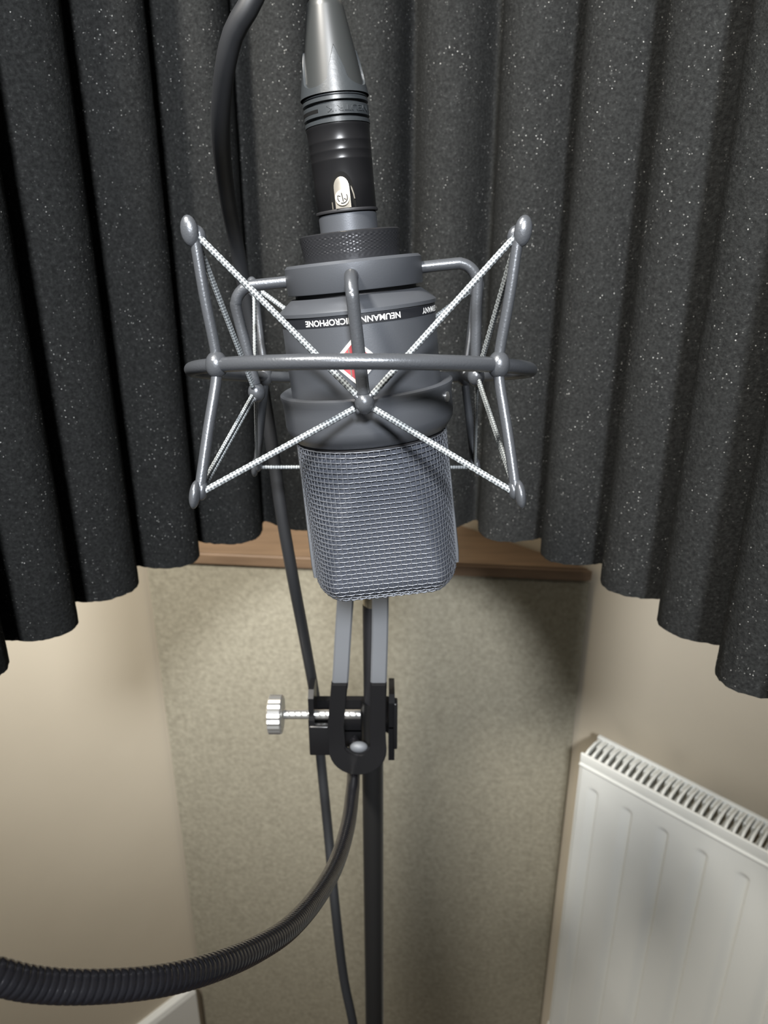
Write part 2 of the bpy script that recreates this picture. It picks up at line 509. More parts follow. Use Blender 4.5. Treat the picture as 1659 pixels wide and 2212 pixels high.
# ------------------------------------------------------------------ microphone (hangs head down); local z points to its plug end, -y to the viewer
mic = empty('condenser_microphone', MIC, 'dark grey large studio microphone hanging upside down with mesh head below', 'microphone')
mb = MB()
lathe(mb, [(22.4, 35.0), (27.0, 31.3), (27.45, 30.8), (27.45, 29.7), (26.9, 29.4), (26.9, 26.2), (26.9, 1), (26.9, -12), (25, -14)], 128)
mb.build('body', SATIN, mic)
mb = MB(); lathe(mb, [(21.0, 35.0), (21.0, 36.3)], 64); mb.build('neck', BLACKP, mic)
mb = MB(); lathe(mb, [(9.2, 36.3), (9.2, 54.5), (9.75, 54.6), (9.75, 60.3), (9.3, 60.7)], 64); mb.build('plug_socket', SATIN, mic)
mb = MB()
lathe(mb, [(26.92, 2.0), (28.4, 3.2), (30.2, 3.5), (31.1, 2.9), (31.2, 2.0), (30.7, .6), (30.5, -3), (30.6, -8.0), (30.2, -10.2), (27.9, -13.6), (27.4, -13.8), (26.92, -13.8)], 128, closed=True)
col = mb.build('collar', SATIN, mic)
mb = MB()
a = R(62.5); c = V((30.6 * sin(a), -30.6 * cos(a), -1.8)) * MM; n = V((sin(a), -cos(a), 0))
tube(mb, [c - n * .0002, c + n * .0005], .0018, 20)
sc = mb.build('screw', CHROME, col)
mb = MB(); lathe(mb, [(26.93, 26.2), (27.0, 26.25), (27.0, 29.25), (26.93, 29.3)], 128, closed=True)
band = tag(mb.build('name_band', BAND, mic), 'black band with white lettering')

def text_on_cyl(body, phi0, phi1, zbase, cap, r, name, m, parent, off=.016, extr=0.0):
    """upside down lettering running from angle phi0 (right) to phi1 (left)"""
    cu = bpy.data.curves.new('txt', 'FONT'); cu.body = body; cu.offset = off; cu.size = 1; cu.extrude = extr
    cu.resolution_u = 4
    o = bpy.data.objects.new('txt', cu); COL.objects.link(o)
    dg = bpy.context.evaluated_depsgraph_get(); dg.update()
    me = bpy.data.meshes.new_from_object(o.evaluated_get(dg))
    bpy.data.objects.remove(o)
    xs = [v.co.x for v in me.vertices]; ys = [v.co.y for v in me.vertices]
    x0, x1, y1 = min(xs), max(xs), max(ys)
    for v in me.vertices:
        a = R(phi0 + (phi1 - phi0) * (v.co.x - x0) / (x1 - x0)); z = zbase - cap * v.co.y / y1
        rr = r + v.co.z
        v.co = V((rr * sin(a), -rr * cos(a), z)) * MM
    me.name = name; me.materials.clear(); me.materials.append(m)
    ob = bpy.data.objects.new(name, me); COL.objects.link(ob); ob.parent = parent
    return ob
text_on_cyl('NEUMANN', 29.6, 1.0, 28.65, 1.85, 27.03, 'lettering', INK, band)
text_on_cyl('MICROPHONE', -3.4, -39.8, 28.6, 1.85, 27.03, 'lettering', INK, band)
text_on_cyl('GERMANY', 80, 51, 28.55, 1.8, 27.03, 'lettering', INK, band)

# diamond badge on the body
def on_cyl(u, w, r, z0=14.9, ph0=-5.4): # u across in mm, w up in mm
    a = R(ph0) + u / 26.9
    return V((r * sin(a), -r * cos(a), z0 + w)) * MM
def cyl_poly(mb, poly, r0, r1, cuts=8):
    """patch with thickness; poly in badge coordinates"""
    n = len(poly); vs = []; fs = []
    ring = []
    for i in range(n):
        a, b = poly[i], poly[(i + 1) % n]
        for k in range(cuts): ring.append((a[0] + (b[0] - a[0]) * k / cuts, a[1] + (b[1] - a[1]) * k / cuts))
    m = len(ring); cx = sum(p[0] for p in ring) / m; cy = sum(p[1] for p in ring) / m
    L = [1, .75, .5, .25]
    for f in L: vs += [on_cyl(cx + (x - cx) * f, cy + (y - cy) * f, r1) for x, y in ring]
    vs.append(on_cyl(cx, cy, r1))
    for q in range(3):
        for i in range(m): fs.append((q * m + i, q * m + (i + 1) % m, (q + 1) * m + (i + 1) % m, (q + 1) * m + i))
    for i in range(m): fs.append((3 * m + i, 3 * m + (i + 1) % m, 4 * m))
    b = len(vs); vs += [on_cyl(x, y, r0) for x, y in ring]
    for i in range(m): fs.append((i, (i + 1) % m, b + (i + 1) % m, b + i))
    mb.add(vs, fs)
W, H = 7.9, 7.7
mb = MB(); cyl_poly(mb, [(-W, 0), (0, -H), (W, 0), (0, H)], 26.85, 27.25); badge = tag(mb.build('badge', mat('pale_silver', (.80, .79, .76), .45, .5), mic), 'red diamond badge with silver edge')
mb = MB(); f = .80; cyl_poly(mb, [(-W * f, 0), (0, -H * f), (W * f, 0), (0, H * f)], 27.1, 27.34); mb.build('red_field', RED, badge)
mb = MB()
for x0 in (-1.75, 1.55):
    hh = (1 - abs(x0 + .2) / (W * f)) * H * f - .2
    cyl_poly(mb, [(x0 - .22, -hh), (x0 + .22, -hh), (x0 + .22, hh), (x0 - .22, hh)], 27.3, 27.42)
for rad_ in (2.2, 2.9, 3.5):                      # arcs left of the bar
    pl = []
    for k in range(9):
        t = R(100 + 80 * k / 8); pl.append((-1.9 + rad_ * .8 * cos(t), -.2 + rad_ * sin(t)))
    for k in range(8, -1, -1):
        t = R(100 + 80 * k / 8); pl.append((-1.9 + (rad_ - .22) * .8 * cos(t), -.2 + (rad_ - .22) * sin(t)))
    for k in range(8):
        cyl_poly(mb, [pl[k], pl[k + 1], pl[16 - k], pl[17 - k]], 27.3, 27.42, 2)
mb.build('emblem', SILVER, badge)

# mesh head -------------------------------------------------------
RG = 27.3; ZT, ZE = -15.0, -76.4; RC = 9.0
def softmin(a, b, k=.8): return -k * math.log(math.exp(-a / k) + math.exp(-b / k))
def yc(z): return 26.6 + .165 * (z + 18) if z < -18 else 26.6 + (z + 18) * .9
def contour(z, x):                                 # half thickness at (x, z) before rounding the end
    return max(0.3, softmin(sqrt(max(0, RG * RG - x * x)), yc(z)))
NU = 44
def arcx(z, n):                                    # x positions equally spaced along the front contour
    m = 160; P = []
    for i in range(m + 1):
        x = -RG * cos(pi * i / m); P.append((x, sqrt(max(0, RG * RG - x * x)) if abs(x) > RG * .995 else contour(z, x)))
    L = [0]
    for i in range(m): L.append(L[-1] + math.hypot(P[i + 1][0] - P[i][0], P[i + 1][1] - P[i][1]))
    out = []; j = 0
    for i in range(n + 1):
        s = L[-1] * i / n
        while j < m - 1 and L[j + 1] < s: j += 1
        f = (s - L[j]) / (L[j + 1] - L[j])
        out.append((P[j][0] + (P[j + 1][0] - P[j][0]) * f, P[j][1] + (P[j + 1][1] - P[j][1]) * f))
    return out
# stations along the head: straight part, rounded end, then across the end to the middle
stations = []
z = ZT
while z > ZE + RC: stations.append((z, 0.0, None)); z -= .90
for k in range(1, 16):
    t = (pi / 2) * k / 15
    stations.append((ZE + RC - RC * sin(t), RC * (1 - cos(t)), None))
for k in range(1, 11): stations.append((ZE, RC, k / 10))
_cache = {}
def head(side, si, ui, n=2 * NU):
    z, ins, cross = stations[si]
    key = (si, n)
    if key not in _cache: _cache[key] = arcx(z, n)
    x, y = _cache[key][ui]
    x *= (RG - ins) / RG
    Y = yc(z); y *= max(.1, (Y - ins) / Y)
    zz = z
    if cross is not None:
        zz = z - .6 * sin(cross * pi / 2); y *= 1 - cross
    return V((x, side * y, zz)) * MM
def hnorm(side, si, ui):
    a = head(side, max(0, si - 1), ui); b = head(side, min(len(stations) - 1, si + 1), ui)
    c = head(side, si, max(0, ui - 1)); d = head(side, si, min(2 * NU, ui + 1))
    n = (b - a).cross(d - c)
    if n.length < 1e-12: n = V((0, 0, -1))
    n.normalize()
    p = head(side, si, ui)
    ref = V((p.x, p.y, 0)) + V((0, 0, -.02 if stations[si][1] > 0 else 0))
    return n if n.dot(ref) > 0 else -n
NS = len(stations)
mb = MB()
NN = {}
for side in (-1, 1):
    for si in range(NS):
        for ui in range(2 * NU + 1): NN[(side, si, ui)] = (head(side, si, ui), hnorm(side, si, ui))
wr = .00019; wa = .00020
for side in (-1, 1):
    for i in range(0, 2 * NU + 1, 2):                                      # wires running down the head
        pts = []
        for si in range(NS):
            p, n = NN[(side, si, i)]
            sg = cos(pi * si / 2.0 + (pi if (i // 2) % 2 else 0))
            pts.append(p + n * (sg * wa - .0001))
        tube(mb, pts, wr, 5, cap=False)
    for si in range(0, NS, 2):                                             # wires running round the head
        pts = []
        for ui in range(0, 2 * NU + 1):
            p, n = NN[(side, si, ui)]
            sg = cos(pi * ui / 2.0 + (pi if (si // 2) % 2 else 0))
            pts.append(p + n * (-sg * wa * .9 + .00008))
        tube(mb, pts, wr * 1.05, 5, cap=False)
gr = mb.build('grille_mesh', WIRE, mic, angle=180)
mb = MB()
for side in (-1, 1):
    vs = []; fs = []
    for si in range(NS):
        for ui in range(0, 2 * NU + 1, 2):
            p, n = NN[(side, si, ui)]; vs.append(p - n * .0009)
    w = NU + 1
    fs = [(a * w + b, a * w + b + 1, (a + 1) * w + b + 1, (a + 1) * w + b) for a in range(NS - 1) for b in range(NU)]
    mb.add(vs, fs)
mb.build('inner_screen', LINER, mic)
for sx in (-1, 1):                                                         # flat side strips of the head frame
    pts = [(27.2, 2.6, -13.9), (27.5, 2.6, -30), (28.0, 2.5, -50), (28.3, 2.4, -64), (28.1, 2.2, -69)]
    mb = MB(); vs = []; fs = []
    for k, (x, hw, z) in enumerate(pts):
        for dx, dy in ((-1.4, -hw), (.15, -hw), (.55, -hw * .5), (.55, hw * .5), (.15, hw), (-1.4, hw)):
            vs.append(V((sx * (x + dx), dy, z)) * MM)
    for k in range(len(pts) - 1):
        for q in range(6): fs.append((k * 6 + q, k * 6 + (q + 1) % 6, k * 6 + 6 + (q + 1) % 6, k * 6 + 6 + q))
    fs.append(tuple(range(6))); fs.append(tuple(range(len(vs) - 6, len(vs))))
    mb.add(vs, fs); mb.build('side_strip', GREYM, mic, angle=50)
mb = MB(); lathe(mb, [(26.6, -12.5), (26.6, -15.6), (24, -16)], 96); mb.build('head_seat', BLACKP, mic)

# ------------------------------------------------------------------ shock mount
shock = empty('shock_mount', RING, 'grey wire spider shock mount with braided elastic cords around the microphone', 'shock mount')
# inner clamp, in the microphone's frame
mb = MB()
lathe(mb, [(20.5, 36.4), (23.3, 36.4), (23.5, 36.7), (23.5, 45.0), (22.6, 45.9), (16.0, 45.9), (16.0, 45.0), (20.5, 44.0)], 128, closed=True)
mb.build('clamp_ring', SATIN, shock, xf=M2R)
mb = MB()                                                                  # knurled nut: diamond knurl as real relief
vs = []; fs = []; S = 300; ZR = 20
def knurl(z, a):
    t = (z - 46.4) / 7.6
    if t < .06 or t > .90: return 0
    u = a * 52 / (2 * pi); q = z * .95
    return .34 * (abs(((u + q) % 1) - .5) + abs(((u - q) % 1) - .5) - .5)
prof = [(9.9, 46.0)] + [(16.2 + .9 * j / ZR, 46.0 + 8.4 * j / ZR) for j in range(ZR + 1)] + [(16.4, 54.75), (9.9, 54.75)]
for j, (r, z) in enumerate(prof):
    for k in range(S):
        a = 2 * pi * k / S; rr = r + (knurl(z, a) if 0 < j <= ZR + 1 else 0)
        vs.append(V((rr * sin(a), -rr * cos(a), z)) * MM)
np_ = len(prof)
for j in range(np_):
    jj = (j + 1) % np_
    for k in range(S):
        l = (k + 1) % S; fs.append((j * S + k, j * S + l, jj * S + l, jj * S + k))
mb.add(vs, fs); mb.build('knurled_nut', KNURLM, shock, xf=M2R, angle=25)

def micp(x, y, z): return M2R @ (V((x, y, z)) * MM)
node_in = {}
for nm, ang in (('front', 0), ('right', 90), ('back', 180), ('left', -90)):
    a = R(ang) + R(-1.6); dx, dy = sin(a), -cos(a)
    out = 42.2 if nm != 'front' else 41.5
    zend = {'front': 3.5, 'left': 4.6, 'right': 2.0, 'back': 3.5}[nm]
    zz = 41.2
    path = [(22.5, zz), (out - 7, zz)]
    for k in range(1, 7):
        t = pi / 2 * k / 6; path.append((out - 7 + 7 * sin(t), zz - 7 + 7 * cos(t)))
    path += [(out - 1.2, 22), (out - 2.4, zend + 3)]
    pts = [V((r * dx, r * dy, z)) * MM for r, z in path]
    pts = [M2R @ p for p in catmull(pts, 4)]
    mb = MB(); tube(mb, pts, .0020, 16); arm = mb.build('inner_arm', POWDER, shock)
    tipc = V(((out - 2.5) * dx, (out - 2.5) * dy, zend)) * MM
    mb = MB(); blob(mb, M2R @ tipc, .0031, .0031, .0036, M2R.to_3x3() @ V((0, 0, 1)))
    # four small hooks that hold the cords
    for k in range(4):
        h = R(45 + 90 * k); tv = V((cos(a), sin(a), 0)) * cos(h) + V((0, 0, 1)) * sin(h)
        blob(mb, M2R @ (tipc + tv * .0026 + V((dx, dy, 0)) * .0006), .0010, .0010, .0016, M2R.to_3x3() @ tv, 10, 6)
    mb.build('cord_hook', POWDER, arm)
    node_in[nm] = (M2R @ tipc, M2R.to_3x3() @ V((dx, dy, 0)), M2R.to_3x3() @ V((cos(a), sin(a), 0)))
# outer ring
RR = 60.0
mb = MB(); tube(mb, [V((RR * sin(2 * pi * k / 120), -RR * cos(2 * pi * k / 120), 0)) * MM for k in range(120)], .0023, 20, closed=True)
mb.build('outer_ring', POWDER, shock)
node_out = {}
for ang in (44.5, -44.5, 136, -136):
    a = R(ang); dx, dy = sin(a), -cos(a)
    def q(r, z): return V((r * dx, r * dy, z)) * MM
    pts = catmull([q(67.0, 36.5), q(64.4, 20), q(61.4, 5), q(61.2, 0), q(61.4, -5), q(64.8, -20), q(68.4, -37.5)], 6)
    mb = MB(); tube(mb, pts, .00165, 14); blob(mb, q(61, 0), .0034, .0034, .0042)
    post = mb.build('post', POWDER, shock)
    for top in (1, -1):
        c = q(67.3, 37.6) if top > 0 else q(68.8, -38.8)
        mb = MB(); axd = V((dx * .18 * 1, dy * .18, top)).normalized()
        # knob split by a slit that the cord runs through
        side = V((cos(a), sin(a), 0))
        blob(mb, c + V((dx, dy, 0)) * .0013, .0026, .0017, .0044, axd, 18, 10)
        blob(mb, c - V((dx, dy, 0)) * .0012 - axd * .0012, .0024, .0016, .0032, axd, 18, 10)
        mb.build('knob', POWDER, post)
        node_out[(ang, top)] = (c, V((dx, dy, 0)), axd)

def cord(p, q, r=.00098, sag=0):
    d = (q - p); L = d.length; n = max(8, int(L / .00045))
    pts = [p + d * (i / n) for i in range(n + 1)]
    def rf(i, s, a): return 1 + .10 * sin(s * 2 * pi * 900 / 2 + 3 * a) * 1.0 + .06 * sin(s * 2 * pi * 450 - 3 * a)
    mb = MB(); tube(mb, pts, r, 10, rf=rf); return mb.build('elastic_cord', CORD, shock, angle=180)
adj = {'front': (44.5, -44.5), 'right': (44.5, 136), 'left': (-44.5, -136), 'back': (136, -136)}
for nm, (n0, nd_, nt) in node_in.items():
    for ang in adj[nm]:
        for top in (1, -1):
            if nm == 'back' and top == -1: continue
            c, rd, axd = node_out[(ang, top)]
            d = (c - n0).normalized()
            for k in ((0,) if nm in ('front', 'back') else (-1, 1)):
                off = d.cross(V(nd_)).normalized() * .0009 * k
                cord(n0 + d * .0036 + off + nd_ * .0004, c - d * .0022 + off, .00098 if nm in ('front', 'back') else .00062)
a1, a2 = node_out[(136, -1)][0], node_out[(-136, -1)][0]                   # cord straight across the back
dd = (a2 - a1).normalized(); cord(a1 + dd * .002, a2 - dd * .002, .0008)

# bracket from the back of the ring down behind the head, with the two flat fork arms below it
inv_r = RING.inverted()
FY = .3465
mb = MB()
tube(mb, catmull([V((0, .0600, 0)), V((0, .0655, -.010)), V((0, .066, -.04)), inv_r @ V((-.010, FY - .006, 1.192)), inv_r @ V((-.0105, FY - .002, 1.176))], 8), .0042, 14)
box(mb, (-.0245, FY - .006, 1.163), (.0035, FY + .003, 1.177), .0012, inv_r)
mb.build('ring_bracket', BLACKM, shock)

def strip(mb, path, w, th):
    """flat bar: path of points, width along world x"""
    pts = [V(p) for p in path]; vs = []; fs = []
    for i, p in enumerate(pts):
        t = (pts[min(i + 1, len(pts) - 1)] - pts[max(i - 1, 0)]).normalized()
        x = (V((1, 0, 0)) - t * t.x).normalized(); n = t.cross(x)
        e = th * .35
        for sx, sy in ((-w / 2, -th / 2 + e), (-w / 2 + e, -th / 2), (w / 2 - e, -th / 2), (w / 2, -th / 2 + e), (w / 2, th / 2), (-w / 2, th / 2)):
            vs.append(inv_r @ (p + x * sx + n * sy))
    for i in range(len(pts) - 1):
        for k in range(6): fs.append((i * 6 + k, i * 6 + (k + 1) % 6, i * 6 + 6 + (k + 1) % 6, i * 6 + 6 + k))
    fs.append(tuple(range(6))); fs.append(tuple(range(len(vs) - 6, len(vs))))
    mb.add(vs, fs)
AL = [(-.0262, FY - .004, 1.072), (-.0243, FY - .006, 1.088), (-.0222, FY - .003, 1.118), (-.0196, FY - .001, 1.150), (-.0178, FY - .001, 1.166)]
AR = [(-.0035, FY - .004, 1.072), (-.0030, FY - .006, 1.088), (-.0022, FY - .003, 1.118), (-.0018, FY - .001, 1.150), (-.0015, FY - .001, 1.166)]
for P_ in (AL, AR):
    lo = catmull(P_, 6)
    mb = MB(); strip(mb, lo[5:], .0090, .0026); tag(mb.build('fork_arm', GREYM, shock, angle=30), 'upper arm of the fork, lit tone painted grey')  # grey paints the light on the upper half of the same strap
# U at the bottom of the fork, its shade painted in as black
cx, cz, ro, ri = -.0150, 1.0435, .0165, .0062
poly = []
def armx(zv, side, outer_):
    c0 = (-.0262 + (zv - 1.072) * .10) if side < 0 else (-.0035 + (zv - 1.072) * .03)
    return c0 + (side * .0046 if outer_ else -side * .0046)
zt = 1.0885
poly += [(armx(zt, -1, True), zt), (armx(1.060, -1, True), 1.060)]
for k in range(0, 17):
    t = pi + pi * k / 16; poly.append((cx + ro * cos(t), cz + .0155 * sin(t)))
poly += [(armx(1.060, 1, True), 1.060), (armx(zt, 1, True), zt), (armx(zt, 1, False), zt), (armx(1.060, 1, False), 1.060)]
for k in range(0, 13):
    t = 2 * pi - pi * k / 12; poly.append((cx + .0072 * cos(t), cz + .004 + .0060 * sin(t)))
poly += [(armx(1.060, -1, False), 1.060), (armx(zt, -1, False), zt)]
bm = bmesh.new()
f0 = bm.faces.new([bm.verts.new((x, FY - .0085 - max(0, 1.052 - z) * .12, z)) for x, z in poly])
ex = bmesh.ops.extrude_face_region(bm, geom=[f0])
for v in ex['geom']:
    if isinstance(v, bmesh.types.BMVert): v.co.y += .004
bmesh.ops.recalc_face_normals(bm, faces=bm.faces)
bmesh.ops.bevel(bm, geom=[e for e in bm.edges if e.calc_face_angle(0) > .8 and abs((e.verts[0].co - e.verts[1].co).y) < .0005], offset=.0008, segments=2, affect='EDGES')
bmesh.ops.triangulate(bm, faces=[f for f in bm.faces if len(f.verts) > 4])
bm.transform(inv_r); bm.verts.index_update()
mb = MB(); mb.add([v.co.copy() for v in bm.verts], [[v.index for v in f.verts] for f in bm.faces]); bm.free()
fork = tag(mb.build('fork_yoke', BLACKM, shock, angle=30), 'U at the bottom of the fork, shaded tone painted black')
mb = MB(); xfm = inv_r @ Matrix.Translation((cx + .0005, FY - .0045, 1.0436))
blob(mb, xfm @ V((0, -.001, 0)), .0052, .0030, .0033)
tag(mb.build('rivet', GREYM, fork), 'round grey bolt head')

# ------------------------------------------------------------------ clamp on the pole with its gooseneck
clamp = empty('gooseneck_clamp', Matrix.Translation((-.019, .356, 1.053)), 'black screw clamp on the stand pole with ribbed gooseneck sweeping to the lower left', 'clamp')
ci = clamp.matrix_world.inverted()
mb = MB()                                                                   # C shaped bracket seen along its length
L0, L1, T = -.0445, .0062, .0036
out_ = [(L0, .352), (L0, .372), (L0 + .004, .3765), (L1 - .004, .3765), (L1, .372), (L1, .346), (L1 - T, .346), (L1 - T, .3705), (L1 - T - .002, .3722), (L0 + T + .002, .3722), (L0 + T, .3705), (L0 + T, .352)]
prism(mb, out_, 1.0300, 1.0535, lambda x, y, d: ci @ V((x, y, d)))
box(mb, (-.0330, .3722, 1.0180), (-.0010, .3765, 1.0320), .0008, ci)
prism(mb, [(.3545, 1.0525), (.3745, 1.0525), (.3745, 1.066), (.371, 1.070), (.359, 1.0705), (.3545, 1.067)], L0, L0 + .0032, lambda y, z, x: ci @ V((x, y, z)))
prism(mb, [(.346, 1.0525), (.3735, 1.0525), (.3735, 1.066), (.369, 1.0715), (.350, 1.0735), (.346, 1.070)], L1 - .0034, L1, lambda y, z, x: ci @ V((x, y, z)))
box(mb, (L0, .351, 1.0290), (-.0300, .3555, 1.0500), .001, ci)
jaw = mb.build('bracket', BLACKM, clamp, angle=30)
mb = MB(); box(mb, (L1 - .001, .3455, 1.0380), (L1 + .0016, .352, 1.0700), .0008, ci); mb.build('jaw_lip', BLACKM, clamp)
mb = MB()
pts = [ci @ V((x, .3595, 1.0525)) for x in [-.0600 + i * .0004 for i in range(116)]]
tube(mb, pts, .0028, 16, rf=lambda i, s, a: 1 + .035 * sin(s * 2 * pi / .0009 + a))
mb.build('clamp_screw', CHROME, clamp)
mb = MB(); vs = []; fs = []
K = 40
for x, sc_ in ((-.0690, .86), (-.0682, .98), (-.0612, .98), (-.0604, .9)):
    for k in range(K):
        a = 2 * pi * k / K; r_ = .0112 * sc_ * (1 + (.055 if k % 2 else 0)); vs.append(ci @ V((x, .3595 + r_ * cos(a), 1.0525 + r_ * sin(a))))
for j in range(3):
    for k in range(K): fs.append((j * K + k, j * K + (k + 1) % K, (j + 1) * K + (k + 1) % K, (j + 1) * K + k))
fs.append(tuple(range(K))); fs.append(tuple(range(3 * K, 4 * K)))
mb.add(vs, fs); tag(mb.build('knurled_knob', CHROME, clamp, angle=20), 'chrome ridged knob')
gp = [(-.0185, .3735, 1.0230), (-.0184, .3580, 1.0195), (-.0180, .3400, 1.0218), (-.0176, .3200, 1.0302), (-.0181, .2842, 1.042), (-.0211, .2471, 1.0569), (-.0255, .2121, 1.0773), (-.0317, .1806, 1.0984), (-.0391, .1591, 1.115),
      (-.0474, .1415, 1.1306), (-.0569, .1297, 1.1417), (-.0684, .1222, 1.15), (-.0786, .1174, 1.157), (-.0861, .1139, 1.1646), (-.0973, .1107, 1.176), (-.118, .107, 1.2)]
gp = resample(catmull([ci @ V(p) for p in gp], 20), .00027)
PITCH = .0019
def gf(i, s, a):
    t = (s / PITCH + a / (2 * pi)) % 1
    return 1 - .085 * (abs(2 * t - 1) ** 5)
mb = MB(); tube(mb, gp, .0038, 22, rf=gf); mb.build('gooseneck', GOOSE, clamp, angle=180)

# ------------------------------------------------------------------ cable with its plug
cabl = empty('microphone_cable', MIC @ Matrix.Translation((0, 0, .0605)), 'black cable with long cone plug entering the top of the microphone', 'cable')
C2 = Matrix.Translation((0, 0, -.0605))                                     # mic frame -> cable frame
# shell with the latch window
mb = MB()
prof = [(9.6, 61.6), (9.9, 62.0), (9.95, 70), (10.05, 76.2), (10.12, 76.4), (10.05, 76.7), (10.1, 78.8), (10.17, 79.0), (10.1, 79.3), (10.15, 81.6), (10.22, 81.8), (10.15, 82.1), (10.25, 85.6), (10.4, 86.0), (10.4, 86.6)]
S = 120; vs = []; fs = []
for r, z in prof:
    for k in range(S):
        a = 2 * pi * k / S
        ph = math.degrees((a + pi) % (2 * pi) - pi) + 6
        dz = 0
        vs.append(V((r * sin(a), -r * cos(a), z)) * MM)
for j in range(len(prof) - 1):
    for k in range(S):
        fs.append((j * S + k, j * S + (k + 1) % S, (j + 1) * S + (k + 1) % S, (j + 1) * S + k))
fs.append(tuple(range(S))); fs.append(tuple((len(prof) - 1) * S + k for k in range(S)))
mb.add(vs, fs); shell = mb.build('shell', BLACKM, cabl, xf=C2)
mb = MB(); lathe(mb, [(9.0, 60.72), (10.3, 60.8), (10.45, 61.2), (10.3, 61.7), (9.2, 61.8)], 80); mb.build('gasket', BLACKP, cabl, xf=C2)
def patch(mb, poly, r0, r1, ph0, z0):
    def oc(u, w, r):
        a = R(ph0) + u / 10.0
        return V((r * sin(a), -r * cos(a), z0 + w)) * MM
    n = len(poly); cx_ = sum(p[0] for p in poly) / n; cy_ = sum(p[1] for p in poly) / n
    vs = [oc(x, y, r1) for x, y in poly] + [oc(cx_ + (x - cx_) * .5, cy_ + (y - cy_) * .5, r1) for x, y in poly] + [oc(cx_, cy_, r1)] + [oc(x, y, r0) for x, y in poly]
    fs = []
    for i in range(n):
        j = (i + 1) % n
        fs += [(i, j, n + j, n + i), (n + i, n + j, 2 * n), (i, j, 2 * n + 1 + j, 2 * n + 1 + i)]
    mb.add(vs, fs)
def arch(w, h, rt, n=12, base=0):
    p = [(-w, base), (w, base), (w, h - rt)]
    for k in range(1, n): t = pi * k / n; p.append((w * cos(t), h - rt + rt * sin(t)))
    return p + [(-w, h - rt)]
mb = MB(); patch(mb, arch(4.1, 11.0, 7.0), 9.7, 10.03, -5, 61.7); mb.build('latch_window_shade', mat('recess_shade', (.006, .006, .006), .8, 0, .1), shell, xf=C2)  # near-black patch stands in for the shade inside the latch opening
mb = MB(); patch(mb, arch(2.35, 9.3, 3.2), 9.8, 10.75, -5.2, 61.8); latch = tag(mb.build('latch', SILVER, shell, xf=C2, angle=35), 'shiny silver release latch')
mb = MB()
p0 = [(2.9, 6.6), (3.25, 5.9), (3.75, 4.0), (3.9, 2.6), (3.6, 2.6), (3.4, 4.0), (2.95, 5.6)]
patch(mb, p0, 9.9, 10.25, -5, 61.7); patch(mb, [(-3.75, .1), (-3.5, .1), (-3.5, 2.2), (-3.75, 2.2)], 9.9, 10.25, -5, 61.7)
mb.build('latch_spring', SILVER, shell, xf=C2)
# round emblem on the latch
dc = V((0, 0, 0)); a0 = R(-5.3); nn = V((sin(a0), -cos(a0), 0)); tt = V((cos(a0), sin(a0), 0)); cc = nn * .01075 + V((0, 0, .0648))
mb = MB(); tube(mb, [cc - nn * .0014, cc + nn * .0003, cc + nn * .00045], [.00235, .00235, .0022], 40)
disc = mb.build('latch_button', mat('cream_metal', (.62, .57, .46), .5, .2), latch, xf=C2)
mb = MB()
def em(u, w): return cc + nn * .00047 + tt * (u * MM) + V((0, 0, w * MM))
tube(mb, [em(-.15, 1.5), em(.2, -1.15)], .00019, 6)
tube(mb, [em(1.5 * cos(R(q_)), .05 + 1.5 * sin(R(q_))) for q_ in range(185, 231, 5)], .00019, 6)
tube(mb, [em(1.65 * cos(R(q_)), .05 + 1.65 * sin(R(q_))) for q_ in range(248, 396, 6)], .00019, 6)
tube(mb, [em(-1.45, .75), em(-.5, .45)], .00016, 6); tube(mb, [em(-1.45, .75), em(-1.5, -.2)], .00016, 6)
tube(mb, [em(.5, -.25), em(1.2, -.6)], .00016, 6)
mb.build('button_emblem', BLACKP, disc, xf=C2)
# cone boot: grooved band, petals, inner rubber sleeve
mb = MB()
lathe(mb, [(10.0, 86.6), (10.55, 86.8), (10.55, 87.9), (9.5, 88.0), (9.5, 88.75), (10.55, 88.85), (10.55, 92.0), (9.5, 92.1), (9.5, 92.9), (10.5, 93.0), (10.45, 94.0), (10.1, 94.1), (10.1, 94.3), (10.45, 94.4), (9.75, 97.5)], 96)
bandp = mb.build('boot_ring', RUBBER, cabl, xf=C2)
mb = MB()
for s0, s1, z0, z1 in ((-84, -32, 90.3, 90.8),):                            # dark strip laid on the ring, painted as a slot's shade
    n = 12; vs = []
    for k in range(n + 1):
        a = R(s0 + (s1 - s0) * k / n); zz = z0 - .45
        for r in (10.3, 10.6):
            vs += [V((r * sin(a), -r * cos(a), zz)) * MM, V((r * sin(a), -r * cos(a), zz + 1.05)) * MM]
    fs = [(k * 4 + e1, k * 4 + e2, k * 4 + 4 + e2, k * 4 + 4 + e1) for k in range(n) for e1, e2 in ((0, 1), (1, 3), (3, 2), (2, 0))] + [(0, 1, 3, 2), (n * 4, n * 4 + 1, n * 4 + 3, n * 4 + 2)]
    mb.add(vs, fs)
mb.build('slot_shade', bpy.data.materials['recess_shade'], bandp, xf=C2)
t_ = text_on_cyl('NEUTRIK', 66, -16, 91.25, 1.6, 10.52, 'embossed_lettering', RUBBER, bandp, off=0.0, extr=.22)
t_.data.transform(C2)
S = 288; NZp = 26; vs = []; fs = []
def cone_r(z): return 10.4 - (z - 95) * (10.4 - 5.75) / (121 - 95)
